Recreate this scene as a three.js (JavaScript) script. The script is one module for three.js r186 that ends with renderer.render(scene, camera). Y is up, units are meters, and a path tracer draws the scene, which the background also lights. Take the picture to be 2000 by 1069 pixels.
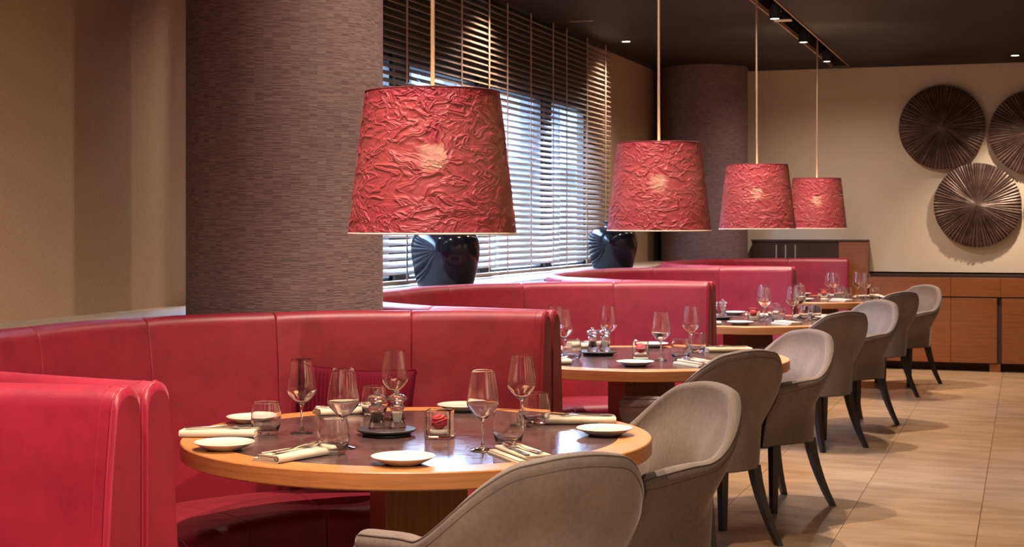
import * as THREE from 'three';
import { RoundedBoxGeometry } from 'three/addons/geometries/RoundedBoxGeometry.js';
import { mergeGeometries, mergeVertices, toCreasedNormals } from 'three/addons/utils/BufferGeometryUtils.js';

// ---------------------------------------------------------------- camera, sky, exposure
const scene = new THREE.Scene();
const FOC = 2970, HOR = 440, VPX = 2005, EYE = 1.40;            // photograph taken as 2000 x 1069
const YAW = Math.atan((VPX - 1000) / FOC);
const camera = new THREE.PerspectiveCamera(2 * Math.atan(534.5 / FOC) * 180 / Math.PI, 2000 / 1069, 0.05, 100);
camera.position.set(0, EYE, 0);
camera.rotation.y = YAW;
camera.setViewOffset(2000, 1069, 0, 534.5 - HOR, 2000, 1069);
camera.focus = 4.4;
camera.userData.fStop = 11;
scene.add(camera);

scene.background = new THREE.Color().setRGB(0.44, 0.65, 1.0);   // overcast daylight outside the windows
scene.backgroundIntensity = 75.0;

const renderer = new THREE.WebGLRenderer();
renderer.toneMapping = THREE.LinearToneMapping;
renderer.toneMappingExposure = 0.95;
renderer.shadowMap.enabled = true;

const WARM = [1.0, 0.70, 0.42], NEUTRAL = [1.0, 0.77, 0.59];
const SPOT_Z = [-2.08, -3.55, -5.03, -6.50, -7.98, -9.46, -10.93, -12.41, -13.93];   // heads on the ceiling track
const SPOT_POWER = 17, SPILL_POWER = 9;
const DOWNLIGHTS = [                                            // recessed ceiling downlights: x, z, candela, half cone
  [-0.10, -14.62, 26, 0.85, 'in front of the wall discs'],
  [-3.20, -12.46, 11, 1.05, 'beside the blinds, first from the disc wall'], [-3.20, -9.48, 11, 1.05, 'beside the blinds, second from the disc wall'], [-3.20, -6.50, 11, 1.05, 'beside the blinds, third from the disc wall'],
  [0.25, -1.0, 88, 0.62, 'over the aisle, fourth from the disc wall', [-1.85, -2.1, -1.15]], [1.05, -4.4, 3.5, 1.05, 'over the aisle, third from the disc wall'], [1.05, -7.4, 3.5, 1.05, 'over the aisle, second from the disc wall'], [1.05, -10.4, 3.5, 1.05, 'over the aisle, first from the disc wall'],  // the weak aisle downlights are added out of view as soft fill
  ...[-1.0, -3.4, -5.8, -8.2].map((z, i) => [3.02, z, 24, 0.95, `washing the far side wall, ${['fourth', 'third', 'second', 'first'][i]} from the disc wall`]),  // unseen wall washers, added for bright streaks in the glasses and fill
];
const BULB_POWER = 2.5;

// ---------------------------------------------------------------- dimensions
const CEIL = 2.95, WALL_X = -3.53, WALL_Z = -15.30, RIGHT_X = 3.4, FRONT_Z = 3.2;
const SLOT_X0 = -1.785, SLOT_X1 = -1.635;
const WING = [-2.66, -5.44, -8.50, -11.72, -14.93];             // centre lines between neighbouring booths
const TABLES = [[-1.745, -4.27], [-1.755, -7.12], [-1.765, -10.13], [-1.70, -13.25]];
const TABLE_H = 0.765, TABLE_R = 0.705;
const LAMPS = [[-1.70, -4.276], [-1.70, -7.262], [-1.70, -10.123], [-1.70, -13.15]];
const BENCH_T = 1.08;

// ---------------------------------------------------------------- helpers
function rng(seed) { let a = seed >>> 0; return () => { a |= 0; a = a + 0x6D2B79F5 | 0; let t = Math.imul(a ^ a >>> 15, 1 | a); t = t + Math.imul(t ^ t >>> 7, 61 | t) ^ t; return ((t ^ t >>> 14) >>> 0) / 4294967296; }; }
const lerp = (a, b, t) => a + (b - a) * t;
const clamp = (x, a, b) => Math.min(b, Math.max(a, x));
const sstep = (a, b, x) => { const t = clamp((x - a) / (b - a), 0, 1); return t * t * (3 - 2 * t); };
// tileable gradient noise, periods px, py
function makeNoise(seed) {
  const r = rng(seed), N = 256, perm = [...Array(N).keys()], g = [];
  for (let i = N - 1; i > 0; i--) { const j = Math.floor(r() * (i + 1)); [perm[i], perm[j]] = [perm[j], perm[i]]; }
  for (let i = 0; i < N; i++) { const a = r() * Math.PI * 2; g.push([Math.cos(a), Math.sin(a)]); }
  return (x, y, px, py) => {
    const x0 = Math.floor(x), y0 = Math.floor(y), fx = x - x0, fy = y - y0;
    const h = (i, j) => { const v = g[perm[(perm[((i % px) + px) % px & 255] + (((j % py) + py) % py)) & 255]]; return v[0] * (x - i) + v[1] * (y - j); };
    const u = fx * fx * fx * (fx * (fx * 6 - 15) + 10), v = fy * fy * fy * (fy * (fy * 6 - 15) + 10);
    return lerp(lerp(h(x0, y0), h(x0 + 1, y0), u), lerp(h(x0, y0 + 1), h(x0 + 1, y0 + 1), u), v) * 1.5;
  };
}
function fbm(n, x, y, px, py, oct) { let s = 0, a = 0.5; for (let o = 0; o < oct; o++) { s += a * n(x, y, px, py); x *= 2; y *= 2; px *= 2; py *= 2; a *= 0.5; } return s; }
function tex(w, h, fn, srgb) {
  const d = new Uint8Array(w * h * 4);
  for (let y = 0, k = 0; y < h; y++) for (let x = 0; x < w; x++, k += 4) {
    const c = fn(x / w, y / h);
    if (typeof c === 'number') { d[k] = d[k + 1] = d[k + 2] = clamp(c, 0, 1) * 255; } else { for (let i = 0; i < 3; i++) d[k + i] = clamp(c[i], 0, 1) * 255; }
    d[k + 3] = 255;
  }
  const t = new THREE.DataTexture(d, w, h);
  t.wrapS = t.wrapT = THREE.RepeatWrapping; t.magFilter = t.minFilter = THREE.LinearFilter;
  if (srgb) t.colorSpace = THREE.SRGBColorSpace;
  t.needsUpdate = true;
  return t;
}
function rep(t, mx, my = mx) { const c = t.clone(); c.repeat.set(1 / mx, 1 / my); c.needsUpdate = true; return c; }   // one tile covers mx x my metres of uv
const lin = (r, g, b) => new THREE.Color().setRGB(r, g, b);

const used = {};
function numbered(name) { const n = used[name] = (used[name] ?? -1) + 1; return n ? `${name}_${String(n).padStart(3, '0')}` : name; }
function shade(o) { o.castShadow = o.receiveShadow = true; return o; }
function mesh(name, geo, mat, parent) { const m = shade(new THREE.Mesh(geo, mat)); m.name = name; if (parent) parent.add(m); return m; }
function thing(name, label, category, [x, y, z] = [0, 0, 0], turn = 0, group) {
  const o = new THREE.Group(); o.name = numbered(name); o.position.set(x, y, z); o.rotation.y = turn;
  o.userData = { label, category }; if (group) o.userData.group = group;
  scene.add(o); return o;
}
function single(name, geo, mat, label, category, [x, y, z] = [0, 0, 0], turn = 0, group) {
  const o = mesh(numbered(name), geo, mat, scene); o.position.set(x, y, z); o.rotation.y = turn;
  o.userData = { label, category }; if (group) o.userData.group = group; return o;
}
function struct(name, geo, mat) { const o = mesh(name, geo, mat, scene); o.userData.kind = 'structure'; return o; }
function structGroup(name) { const o = new THREE.Group(); o.name = name; o.userData.kind = 'structure'; scene.add(o); return o; }
function box(x0, x1, y0, y1, z0, z1) {                          // box with uv in metres
  const g = new THREE.BoxGeometry(x1 - x0, y1 - y0, z1 - z0); boxUV(g); g.translate((x0 + x1) / 2, (y0 + y1) / 2, (z0 + z1) / 2); return g;
}
function boxUV(g) {
  const p = g.attributes.position, n = g.attributes.normal, u = g.attributes.uv;
  for (let i = 0; i < p.count; i++) {
    const ax = Math.abs(n.getX(i)), ay = Math.abs(n.getY(i)), az = Math.abs(n.getZ(i));
    if (ay >= ax && ay >= az) u.setXY(i, p.getX(i), p.getZ(i)); else if (ax >= az) u.setXY(i, p.getZ(i), p.getY(i)); else u.setXY(i, p.getX(i), p.getY(i));
  }
  return g;
}
function rbox(w, h, d, r, x = 0, y = 0, z = 0, seg = 2) { const g = boxUV(new RoundedBoxGeometry(w, h, d, seg, r)); g.translate(x, y, z); return g; }
function shiftUV(g, du, dv, swap) { const u = g.attributes.uv; for (let i = 0; i < u.count; i++) { const a = u.getX(i) + du, b = u.getY(i) + dv; swap ? u.setXY(i, b, a) : u.setXY(i, a, b); } return g; }
function lathe(pts, seg = 48) { return new THREE.LatheGeometry(pts.map(([r, y]) => new THREE.Vector2(Math.max(r, 1e-5), y)), seg); }
function tube(pts, r, seg = 24, rad = 8, closed = false) { return new THREE.TubeGeometry(new THREE.CatmullRomCurve3(pts.map(p => new THREE.Vector3(...p)), closed, 'centripetal'), seg, r, rad, closed); }
// rings of equal length -> surface (rings[i][j] = [x, y, z]); optional uv, closed around the ring, flat caps
function loft(rings, { closed = false, caps = false, uv } = {}) {
  const m = rings.length, n = rings[0].length, pos = [], uvs = [], idx = [];
  const cols = closed ? n + 1 : n;
  for (let i = 0; i < m; i++) for (let j = 0; j < cols; j++) { const p = rings[i][j % n]; pos.push(...p); uvs.push(...(uv ? uv(i, j) : [i / (m - 1), j / (cols - 1)])); }
  for (let i = 0; i < m - 1; i++) for (let j = 0; j < cols - 1; j++) { const a = i * cols + j, b = a + 1, c = a + cols, d = c + 1; idx.push(a, c, b, b, c, d); }
  let g = new THREE.BufferGeometry();
  g.setAttribute('position', new THREE.Float32BufferAttribute(pos, 3)); g.setAttribute('uv', new THREE.Float32BufferAttribute(uvs, 2)); g.setIndex(idx);
  g.computeVertexNormals();
  if (closed) { const nn = g.attributes.normal; for (let i = 0; i < m; i++) { const a = i * cols, b = a + n; const v = new THREE.Vector3(nn.getX(a) + nn.getX(b), nn.getY(a) + nn.getY(b), nn.getZ(a) + nn.getZ(b)).normalize(); nn.setXYZ(a, v.x, v.y, v.z); nn.setXYZ(b, v.x, v.y, v.z); } }
  if (caps) {
    const parts = [g.toNonIndexed()];
    for (const [k, flip] of [[0, 0], [m - 1, 1]]) {
      const R = rings[k], c = [0, 1, 2].map(a => R.reduce((s, p) => s + p[a], 0) / n), P = [], U = [];
      for (let j = 0; j < n; j++) { const a = R[j], b = R[(j + 1) % n]; for (const p of flip ? [c, b, a] : [c, a, b]) { P.push(...p); U.push(p[0] + p[2], p[1]); } }
      const h = new THREE.BufferGeometry(); h.setAttribute('position', new THREE.Float32BufferAttribute(P, 3)); h.setAttribute('uv', new THREE.Float32BufferAttribute(U, 2)); h.computeVertexNormals(); parts.push(h);
    }
    g = mergeGeometries(parts);
  }
  return g;
}
function merge(list) { return mergeGeometries(list.map(g => { const h = g.index ? g.toNonIndexed() : g.clone(); for (const k of Object.keys(h.attributes)) if (!['position', 'normal', 'uv'].includes(k)) h.deleteAttribute(k); return h; })); }
function extrude(shape, depth, bevel = 0, seg = 2, curve = 24) { return new THREE.ExtrudeGeometry(shape, { depth, bevelEnabled: bevel > 0, bevelThickness: bevel, bevelSize: bevel, bevelOffset: -bevel, bevelSegments: seg, curveSegments: curve }); }
function flatUp(g) { g.rotateX(-Math.PI / 2); return g; }         // an extrusion drawn in (x, -z) laid flat, thickness upward

// ---------------------------------------------------------------- textures and materials
const nA = makeNoise(11), nB = makeNoise(23), nC = makeNoise(37);
const leatherMap = tex(512, 512, (u, v) => { const a = fbm(nA, u * 5, v * 5, 5, 5, 5), b = fbm(nB, u * 24, v * 24, 24, 24, 3); const k = 0.82 + 0.26 * a + 0.12 * b; return [k, k * 0.97, k * 0.98]; });
const leatherBump = tex(512, 512, (u, v) => 0.5 + 0.5 * fbm(nC, u * 60, v * 60, 60, 60, 3) + 0.25 * fbm(nA, u * 6, v * 6, 6, 6, 3));
const woodMap = tex(512, 512, (u, v) => {                        // grain along u
  const w = v * 14 + 1.3 * fbm(nA, u * 2, v * 5, 2, 5, 3), s = fbm(nB, u * 3, w * 6, 3, 84, 4), f = fbm(nC, u * 8, v * 120, 8, 120, 2);
  const ring = 0.5 + 0.5 * Math.sin(w * 5.2); const k = 0.80 + 0.22 * s + 0.16 * f - 0.10 * ring;
  return [k, k * 0.97, k * 0.92];
});
const velvetMap = tex(512, 512, (u, v) => { const a = fbm(nB, u * 4, v * 4, 4, 4, 5), b = fbm(nC, u * 40, v * 40, 40, 40, 2); const k = 0.82 + 0.22 * a + 0.18 * b; return [k, k * 0.985, k * 0.965]; });
const velvetBump = tex(256, 256, (u, v) => 0.5 + 0.6 * fbm(nA, u * 50, v * 50, 50, 50, 3));
const linenMap = tex(512, 512, (u, v) => {
  const t = fbm(nA, u * 16, v * 180, 16, 180, 2), w = fbm(nB, u * 180, v * 16, 180, 16, 2); const k = 0.86 + 0.20 * t + 0.20 * w; return [k, k, k * 0.98];
});
const linenBump = tex(512, 512, (u, v) => 0.5 + 0.5 * fbm(nA, u * 16, v * 180, 16, 180, 2) + 0.5 * fbm(nB, u * 180, v * 16, 180, 16, 2));
const stoneMap = tex(1024, 512, (u, v) => {                      // streaks along u
  const a = fbm(nA, u * 3, v * 14, 3, 14, 5), b = fbm(nB, u * 10, v * 60, 10, 60, 3), c = fbm(nC, u * 4, v * 6, 4, 6, 4);
  const pit = fbm(nC, u * 30, v * 60, 30, 60, 2) > 0.52 ? 0.78 : 1; const k = (0.84 + 0.13 * a + 0.07 * b + 0.26 * c) * pit;
  return [k, k * (0.965 + 0.05 * c), k * (0.92 + 0.10 * c)];
});
const strandRnd = rng(5); const strandTone = [...Array(64 * 512)].map(() => strandRnd());
const strandMap = tex(1024, 1024, (u, v) => {                    // short horizontal threads set in narrow upright bands
  const band = Math.floor(u * 24), row = Math.floor(v * 300 + 7 * strandTone[band]);
  const h = strandTone[(band * 61 + row * 17) % strandTone.length], grp = strandTone[(band * 131 + Math.floor(row / 6) * 29) % strandTone.length];
  const fine = fbm(nA, u * 24, v * 300, 24, 300, 2);
  const k = 0.58 + 0.46 * h + 0.12 * (grp - 0.5) + 0.40 * fine; return [k, k * 0.95, k * 0.95];
});
const stoneDark = tex(512, 512, (u, v) => { const a = fbm(nA, u * 10, v * 14, 10, 14, 5), b = fbm(nB, u * 40, v * 60, 40, 60, 3), c = fbm(nC, u * 3, v * 3, 3, 3, 3); const k = 0.74 + 0.40 * a + 0.34 * b + 0.25 * c; return [k, k * 0.94, k * 0.95]; });
const stoneDarkR = tex(512, 512, (u, v) => 0.62 + 0.35 * fbm(nA, u * 8, v * 22, 8, 22, 5) + 0.3 * fbm(nB, u * 30, v * 60, 30, 60, 3));
const bronzeMap = tex(512, 512, (u, v) => { const a = fbm(nA, u * 5, v * 5, 5, 5, 5), b = fbm(nB, u * 28, v * 28, 28, 28, 3); const k = 0.72 + 0.5 * a + 0.4 * b; return [k, k * 0.96, k * 0.94]; });

const std = (o) => new THREE.MeshStandardMaterial(o);
const phy = (o) => new THREE.MeshPhysicalMaterial(o);
const M = {
  leather: phy({ name: 'red_leather', color: lin(0.265, 0.011, 0.033), map: rep(leatherMap, 0.7), sheen: 0.36, sheenRoughness: 0.55, sheenColor: lin(0.9, 0.5, 0.5), roughness: 0.45, bumpMap: rep(leatherBump, 0.7), bumpScale: 0.00025, specularIntensity: 0.9 }),
  leatherEdge: phy({ name: 'red_leather_piping', color: lin(0.24, 0.012, 0.030), roughness: 0.6, specularIntensity: 0.4 }),
  board: std({ name: 'divider_wood', color: lin(0.055, 0.018, 0.014), roughness: 0.6 }),
  rim: std({ name: 'honey_wood', color: lin(0.52, 0.22, 0.072), map: rep(woodMap, 0.7, 0.35), roughness: 0.38 }),
  pedestal: std({ name: 'brown_wood', color: lin(0.30, 0.115, 0.042), map: rep(woodMap, 0.7, 0.30), roughness: 0.45 }),
  inlay: std({ name: 'plum_stone', color: lin(0.085, 0.050, 0.052), map: rep(stoneDark, 0.5), roughness: 0.30, roughnessMap: rep(stoneDarkR, 0.5), bumpMap: rep(stoneDark, 0.5), bumpScale: 0.00008 }),
  velvet: phy({ name: 'taupe_velvet', color: lin(0.182, 0.145, 0.130), map: rep(velvetMap, 0.6), roughness: 0.85, sheen: 1.0, sheenRoughness: 0.6, sheenColor: lin(0.66, 0.66, 0.70), bumpMap: rep(velvetBump, 0.25), bumpScale: 0.0006 }),
  velvetSeam: std({ name: 'velvet_seam', color: lin(0.085, 0.068, 0.055), roughness: 0.95 }),
  legs: std({ name: 'dark_wood_leg', color: lin(0.014, 0.009, 0.007), roughness: 0.42 }),
  cabinet: std({ name: 'cherry_wood', color: lin(0.33, 0.110, 0.035), map: rep(woodMap, 0.9, 0.45), roughness: 0.42 }),
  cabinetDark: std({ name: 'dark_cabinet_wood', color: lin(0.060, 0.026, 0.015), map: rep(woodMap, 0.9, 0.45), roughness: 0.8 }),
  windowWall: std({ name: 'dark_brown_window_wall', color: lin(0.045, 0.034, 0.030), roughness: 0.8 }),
  linen: std({ name: 'linen_wallcovering', color: lin(0.43, 0.287, 0.192), map: rep(linenMap, 0.35), bumpMap: rep(linenBump, 0.35), bumpScale: 0.0006, roughness: 0.95 }),
  cream: std({ name: 'cream_wall_paint', color: lin(0.66, 0.57, 0.45), roughness: 0.9 }),
  plain: std({ name: 'beige_wall_paint', color: lin(0.40, 0.33, 0.26), roughness: 0.9 }),
  sill: std({ name: 'pale_window_ledge', color: lin(0.36, 0.30, 0.25), roughness: 0.55 }),
  column: phy({ name: 'woven_column_cloth', color: lin(0.215, 0.148, 0.150), map: rep(strandMap, 0.9), bumpMap: rep(strandMap, 0.9), bumpScale: 0.0015, roughness: 0.8, sheen: 0.25, sheenRoughness: 0.5, sheenColor: lin(0.6, 0.55, 0.55) }),
  ceiling: std({ name: 'dark_ceiling_slat', color: lin(0.014, 0.008, 0.007), roughness: 0.6 }),
  ceilingTrim: std({ name: 'slot_trim', color: lin(0.30, 0.19, 0.13), roughness: 0.5 }),
  tile: std({ name: 'limestone_tile', color: lin(0.47, 0.325, 0.205), map: rep(stoneMap, 1.6, 0.9), roughness: 0.24 }),
  grout: std({ name: 'floor_joint', color: lin(0.10, 0.065, 0.04), roughness: 0.9 }),
  slat: std({ name: 'blind_wood', color: lin(0.37, 0.285, 0.235), map: rep(woodMap, 0.8, 0.2), roughness: 0.34 }),
  tape: std({ name: 'blind_tape', color: lin(0.42, 0.30, 0.24), roughness: 0.8 }),
  windowFrame: std({ name: 'window_frame', color: lin(0.02, 0.018, 0.02), roughness: 0.5 }),
  pane: phy({ name: 'window_glass', color: lin(1, 1, 1), transmission: 1, thickness: 0, roughness: 0, ior: 1.5 }),
  street: phy({ name: 'street_paving', color: lin(0.05, 0.05, 0.05), roughness: 1, specularIntensity: 0 }),
  facade: phy({ name: 'street_facade', color: lin(0.024, 0.025, 0.027), roughness: 1, specularIntensity: 0 }),
  facadeGlass: phy({ name: 'street_window', color: lin(0.02, 0.022, 0.025), roughness: 0.6, specularIntensity: 0.1 }),
  rod: std({ name: 'satin_brass_rod', color: lin(0.62, 0.45, 0.34), metalness: 0.6, roughness: 0.38 }),
  shadeLining: phy({ name: 'lamp_lining', color: lin(0.86, 0.76, 0.62), roughness: 0.9 }),
  bulb: std({ name: 'lamp_bulb', color: lin(1, 0.9, 0.75), emissive: lin(1, 0.72, 0.42), emissiveIntensity: 60 }),
  glowShell: std({ name: 'soft_glow_shell', color: lin(1, 0.95, 0.85), emissive: lin(1, 0.74, 0.42), emissiveIntensity: 26, transparent: true, opacity: 0.32 }),
  glass: phy({ name: 'clear_glass', color: lin(1, 1, 1), transmission: 1, thickness: 0.002, ior: 1.58, roughness: 0 }),
  porcelain: phy({ name: 'cream_porcelain', color: lin(0.55, 0.505, 0.470), roughness: 0.22, clearcoat: 0.4, clearcoatRoughness: 0.1 }),
  napkin: std({ name: 'cream_napkin', color: lin(0.55, 0.475, 0.385), map: rep(linenMap, 0.12), roughness: 0.9 }),
  steel: std({ name: 'cutlery_steel', color: lin(0.62, 0.60, 0.58), metalness: 1, roughness: 0.18 }),
  slate: std({ name: 'dark_slate', color: lin(0.035, 0.032, 0.036), map: rep(stoneDark, 0.2), roughness: 0.4 }),
  wax: phy({ name: 'white_wax', color: lin(0.80, 0.74, 0.68), roughness: 0.5 }),
  rose: phy({ name: 'red_rose', color: lin(0.36, 0.005, 0.032), roughness: 0.6 }),
  pepper: std({ name: 'peppercorn', color: lin(0.04, 0.025, 0.018), roughness: 0.8 }),
  salt: std({ name: 'salt_grain', color: lin(0.80, 0.78, 0.75), roughness: 0.7 }),
  ceramicBlack: phy({ name: 'black_glaze', color: lin(0.006, 0.006, 0.009), roughness: 0.12, specularIntensity: 0.7 }),
  cord: phy({ name: 'burgundy_corduroy', color: lin(0.085, 0.004, 0.013), roughness: 0.95, specularIntensity: 0.15 }),
  bronze: std({ name: 'patinated_disc', color: lin(0.185, 0.122, 0.100), map: rep(bronzeMap, 0.5), roughness: 0.42, metalness: 0.35 }),
  blackMetal: std({ name: 'black_spot_metal', color: lin(0.012, 0.012, 0.013), roughness: 0.45 }),
  whiteMetal: std({ name: 'white_metal', color: lin(0.7, 0.66, 0.6), roughness: 0.4 }),
  lens: std({ name: 'lamp_lens', color: lin(1, 1, 1), emissive: lin(1, 0.88, 0.72), emissiveIntensity: 9 }),
};

// ---------------------------------------------------------------- floor, ceiling, walls
{
  const floor = structGroup('floor');
  mesh('floor_bed', box(WALL_X - 0.2, RIGHT_X + 0.2, -0.12, -0.006, WALL_Z - 0.5, FRONT_Z + 0.2), M.grout, floor);
  const r = rng(71), variants = [];
  for (let k = 0; k < 8; k++) variants.push(shiftUV(box(-0.2986, 0.2986, -0.02, 0, -0.5996, 0.5996), r() * 5, r() * 5));
  for (let i = -6; i <= 5; i++) for (let j = 0; j < 16; j++) {
    const x = -0.211 + 0.6 * i + 0.3, z = FRONT_Z - 0.6 - 1.2 * j + (i & 1 ? 0.42 : 0);
    if (x < WALL_X || x > RIGHT_X || z < WALL_Z - 0.6) continue;
    const m = mesh('tile', variants[Math.floor(r() * 8)], M.tile, floor); m.position.set(x, 0, z);
  }
}
{
  const ceiling = structGroup('ceiling');
  const z0 = WALL_Z - 0.5, z1 = FRONT_Z + 0.2;
  mesh('ceiling_board', box(WALL_X - 0.2, SLOT_X0, CEIL + 0.02, CEIL + 0.12, z0, z1), M.ceiling, ceiling);
  mesh('ceiling_board', box(SLOT_X1, RIGHT_X + 0.2, CEIL + 0.02, CEIL + 0.12, z0, z1), M.ceiling, ceiling);
  const parts = [], pitch = 0.05;
  for (let z = WALL_Z + 0.03; z < -6; z += pitch) for (const [a, b] of [[WALL_X, SLOT_X0 - 0.012], [SLOT_X1 + 0.012, RIGHT_X]]) parts.push(box(a, b, CEIL, CEIL + 0.025, z, z + 0.034));
  const slats = mesh('ceiling_slats', merge(parts), M.ceiling, ceiling); slats.userData.kind = 'stuff';
  mesh('track_recess', merge([box(SLOT_X0 - 0.06, SLOT_X1 + 0.06, CEIL + 0.22, CEIL + 0.26, z0, z1), box(SLOT_X0 - 0.06, SLOT_X0 - 0.03, CEIL + 0.12, CEIL + 0.22, z0, z1), box(SLOT_X1 + 0.03, SLOT_X1 + 0.06, CEIL + 0.12, CEIL + 0.22, z0, z1)]), M.ceiling, ceiling);
  mesh('slot_end', box(SLOT_X0, SLOT_X1, CEIL, CEIL + 0.12, z0, -15.0), M.ceiling, ceiling);
  for (const z of [z0, z1 - 0.1]) mesh('recess_end', box(SLOT_X0 - 0.06, SLOT_X1 + 0.06, CEIL + 0.12, CEIL + 0.26, z, z + 0.1), M.ceiling, ceiling);
  mesh('recess_shoulder', merge([box(SLOT_X0 - 0.06, SLOT_X0, CEIL + 0.10, CEIL + 0.125, z0, z1), box(SLOT_X1, SLOT_X1 + 0.06, CEIL + 0.10, CEIL + 0.125, z0, z1)]), M.ceiling, ceiling);
  for (const x of [SLOT_X0 - 0.010, SLOT_X1 - 0.002]) mesh('slot_trim', box(x, x + 0.012, CEIL - 0.012, CEIL + 0.02, -15.0, 0), M.ceilingTrim, ceiling);
}
const PANES = [[-6.15, -8.28], [-8.50, -9.74], [-9.98, -11.22], [-11.40, -12.42]];   // z ranges of the window openings
const HEAD = 2.41, SILL_Y = 1.045;
{
  const wall = structGroup('wall_left'), x0 = WALL_X - 0.10, x1 = WALL_X;
  mesh('wall_face', box(x0, x1, -0.02, SILL_Y, WALL_Z - 0.5, FRONT_Z + 0.2), M.plain, wall);
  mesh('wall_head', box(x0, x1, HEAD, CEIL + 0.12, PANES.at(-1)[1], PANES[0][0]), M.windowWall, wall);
  mesh('linen_wallcovering', box(x0, x1, SILL_Y, CEIL + 0.12, PANES[0][0], FRONT_Z + 0.2), M.linen, wall);
  mesh('linen_wallcovering', box(x0, x1, SILL_Y, CEIL + 0.12, WALL_Z - 0.5, PANES.at(-1)[1]), M.linen, wall);
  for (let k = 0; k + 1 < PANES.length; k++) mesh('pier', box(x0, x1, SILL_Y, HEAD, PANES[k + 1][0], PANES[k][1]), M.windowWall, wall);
  PANES.forEach(([a, b], k) => {
    const w = structGroup(`window_${k + 1}`), xf = x0 + 0.02, t = 0.045;
    mesh('window_frame', merge([box(xf, xf + 0.06, SILL_Y, SILL_Y + t, b, a), box(xf, xf + 0.06, HEAD - t, HEAD, b, a), box(xf, xf + 0.06, SILL_Y, HEAD, a - t, a), box(xf, xf + 0.06, SILL_Y, HEAD, b, b + t)]), M.windowFrame, w);
    const g = new THREE.PlaneGeometry(a - b - 2 * t, HEAD - SILL_Y - 2 * t); g.rotateY(Math.PI / 2); g.translate(xf + 0.03, (HEAD + SILL_Y) / 2, (a + b) / 2);
    mesh('pane', g, M.pane, w);
  });
}
{
  const wall = structGroup('wall_back'), z = WALL_Z;
  mesh('wall_face', box(-1.47, RIGHT_X + 0.2, 0.945, CEIL + 0.12, z - 0.5, z), M.cream, wall);
  mesh('wall_face', box(WALL_X - 0.25, -1.47, -0.02, CEIL + 0.12, z - 0.4, z), M.cream, wall);
  mesh('wall_foot', box(-1.47, RIGHT_X + 0.2, -0.02, 0.945, z - 0.5, z - 0.40), M.plain, wall);
  struct('wall_right', box(RIGHT_X, RIGHT_X + 0.2, -0.02, CEIL + 0.12, WALL_Z - 0.5, FRONT_Z + 0.2), M.cream);
  struct('wall_front', box(WALL_X - 0.25, RIGHT_X + 0.2, -0.02, CEIL + 0.12, FRONT_Z, FRONT_Z + 0.2), M.plain);
}

// ---------------------------------------------------------------- street outside the windows
{
  struct('pavement', box(-14, WALL_X - 0.12, -0.6, -0.5, -40, 20), M.street);
  const t = thing('street_building', 'grey building facade across the street, seen through the blinds', 'building', [-9.6, -0.5, -12]);
  mesh('facade', box(-0.6, 0, 0, 5.9, -26, 26), M.facade, t);
  for (let i = -12; i < 12; i++) for (let j = 0; j < 2; j++) mesh('window', box(-0.02, 0.02, 0.9 + j * 2.3, 2.6 + j * 2.3, i * 2.1, i * 2.1 + 1.45), M.facadeGlass, t);
}

// ---------------------------------------------------------------- columns
for (const [x, z, cr, label] of [[-2.798, -5.45, 0.388, 'round column in brown woven cloth between the blinds and the plain linen wall'], [-3.02, -14.86, 0.425, 'round column in brown woven cloth in the corner by the dark cabinet']]) {
  const g = new THREE.CylinderGeometry(cr, cr, CEIL - 0.002, 96, 1, true);
  const u = g.attributes.uv; for (let i = 0; i < u.count; i++) u.setXY(i, u.getX(i) * 2.7, u.getY(i) * CEIL);
  g.translate(0, CEIL / 2, 0);
  const c = thing('column', label, 'column', [x, 0, z]);
  mesh('cloth_wrap', g, M.column, c);
  mesh('core', new THREE.CylinderGeometry(cr - 0.004, cr - 0.004, CEIL - 0.01, 48).translate(0, CEIL / 2, 0), M.plain, c);
}

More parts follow.
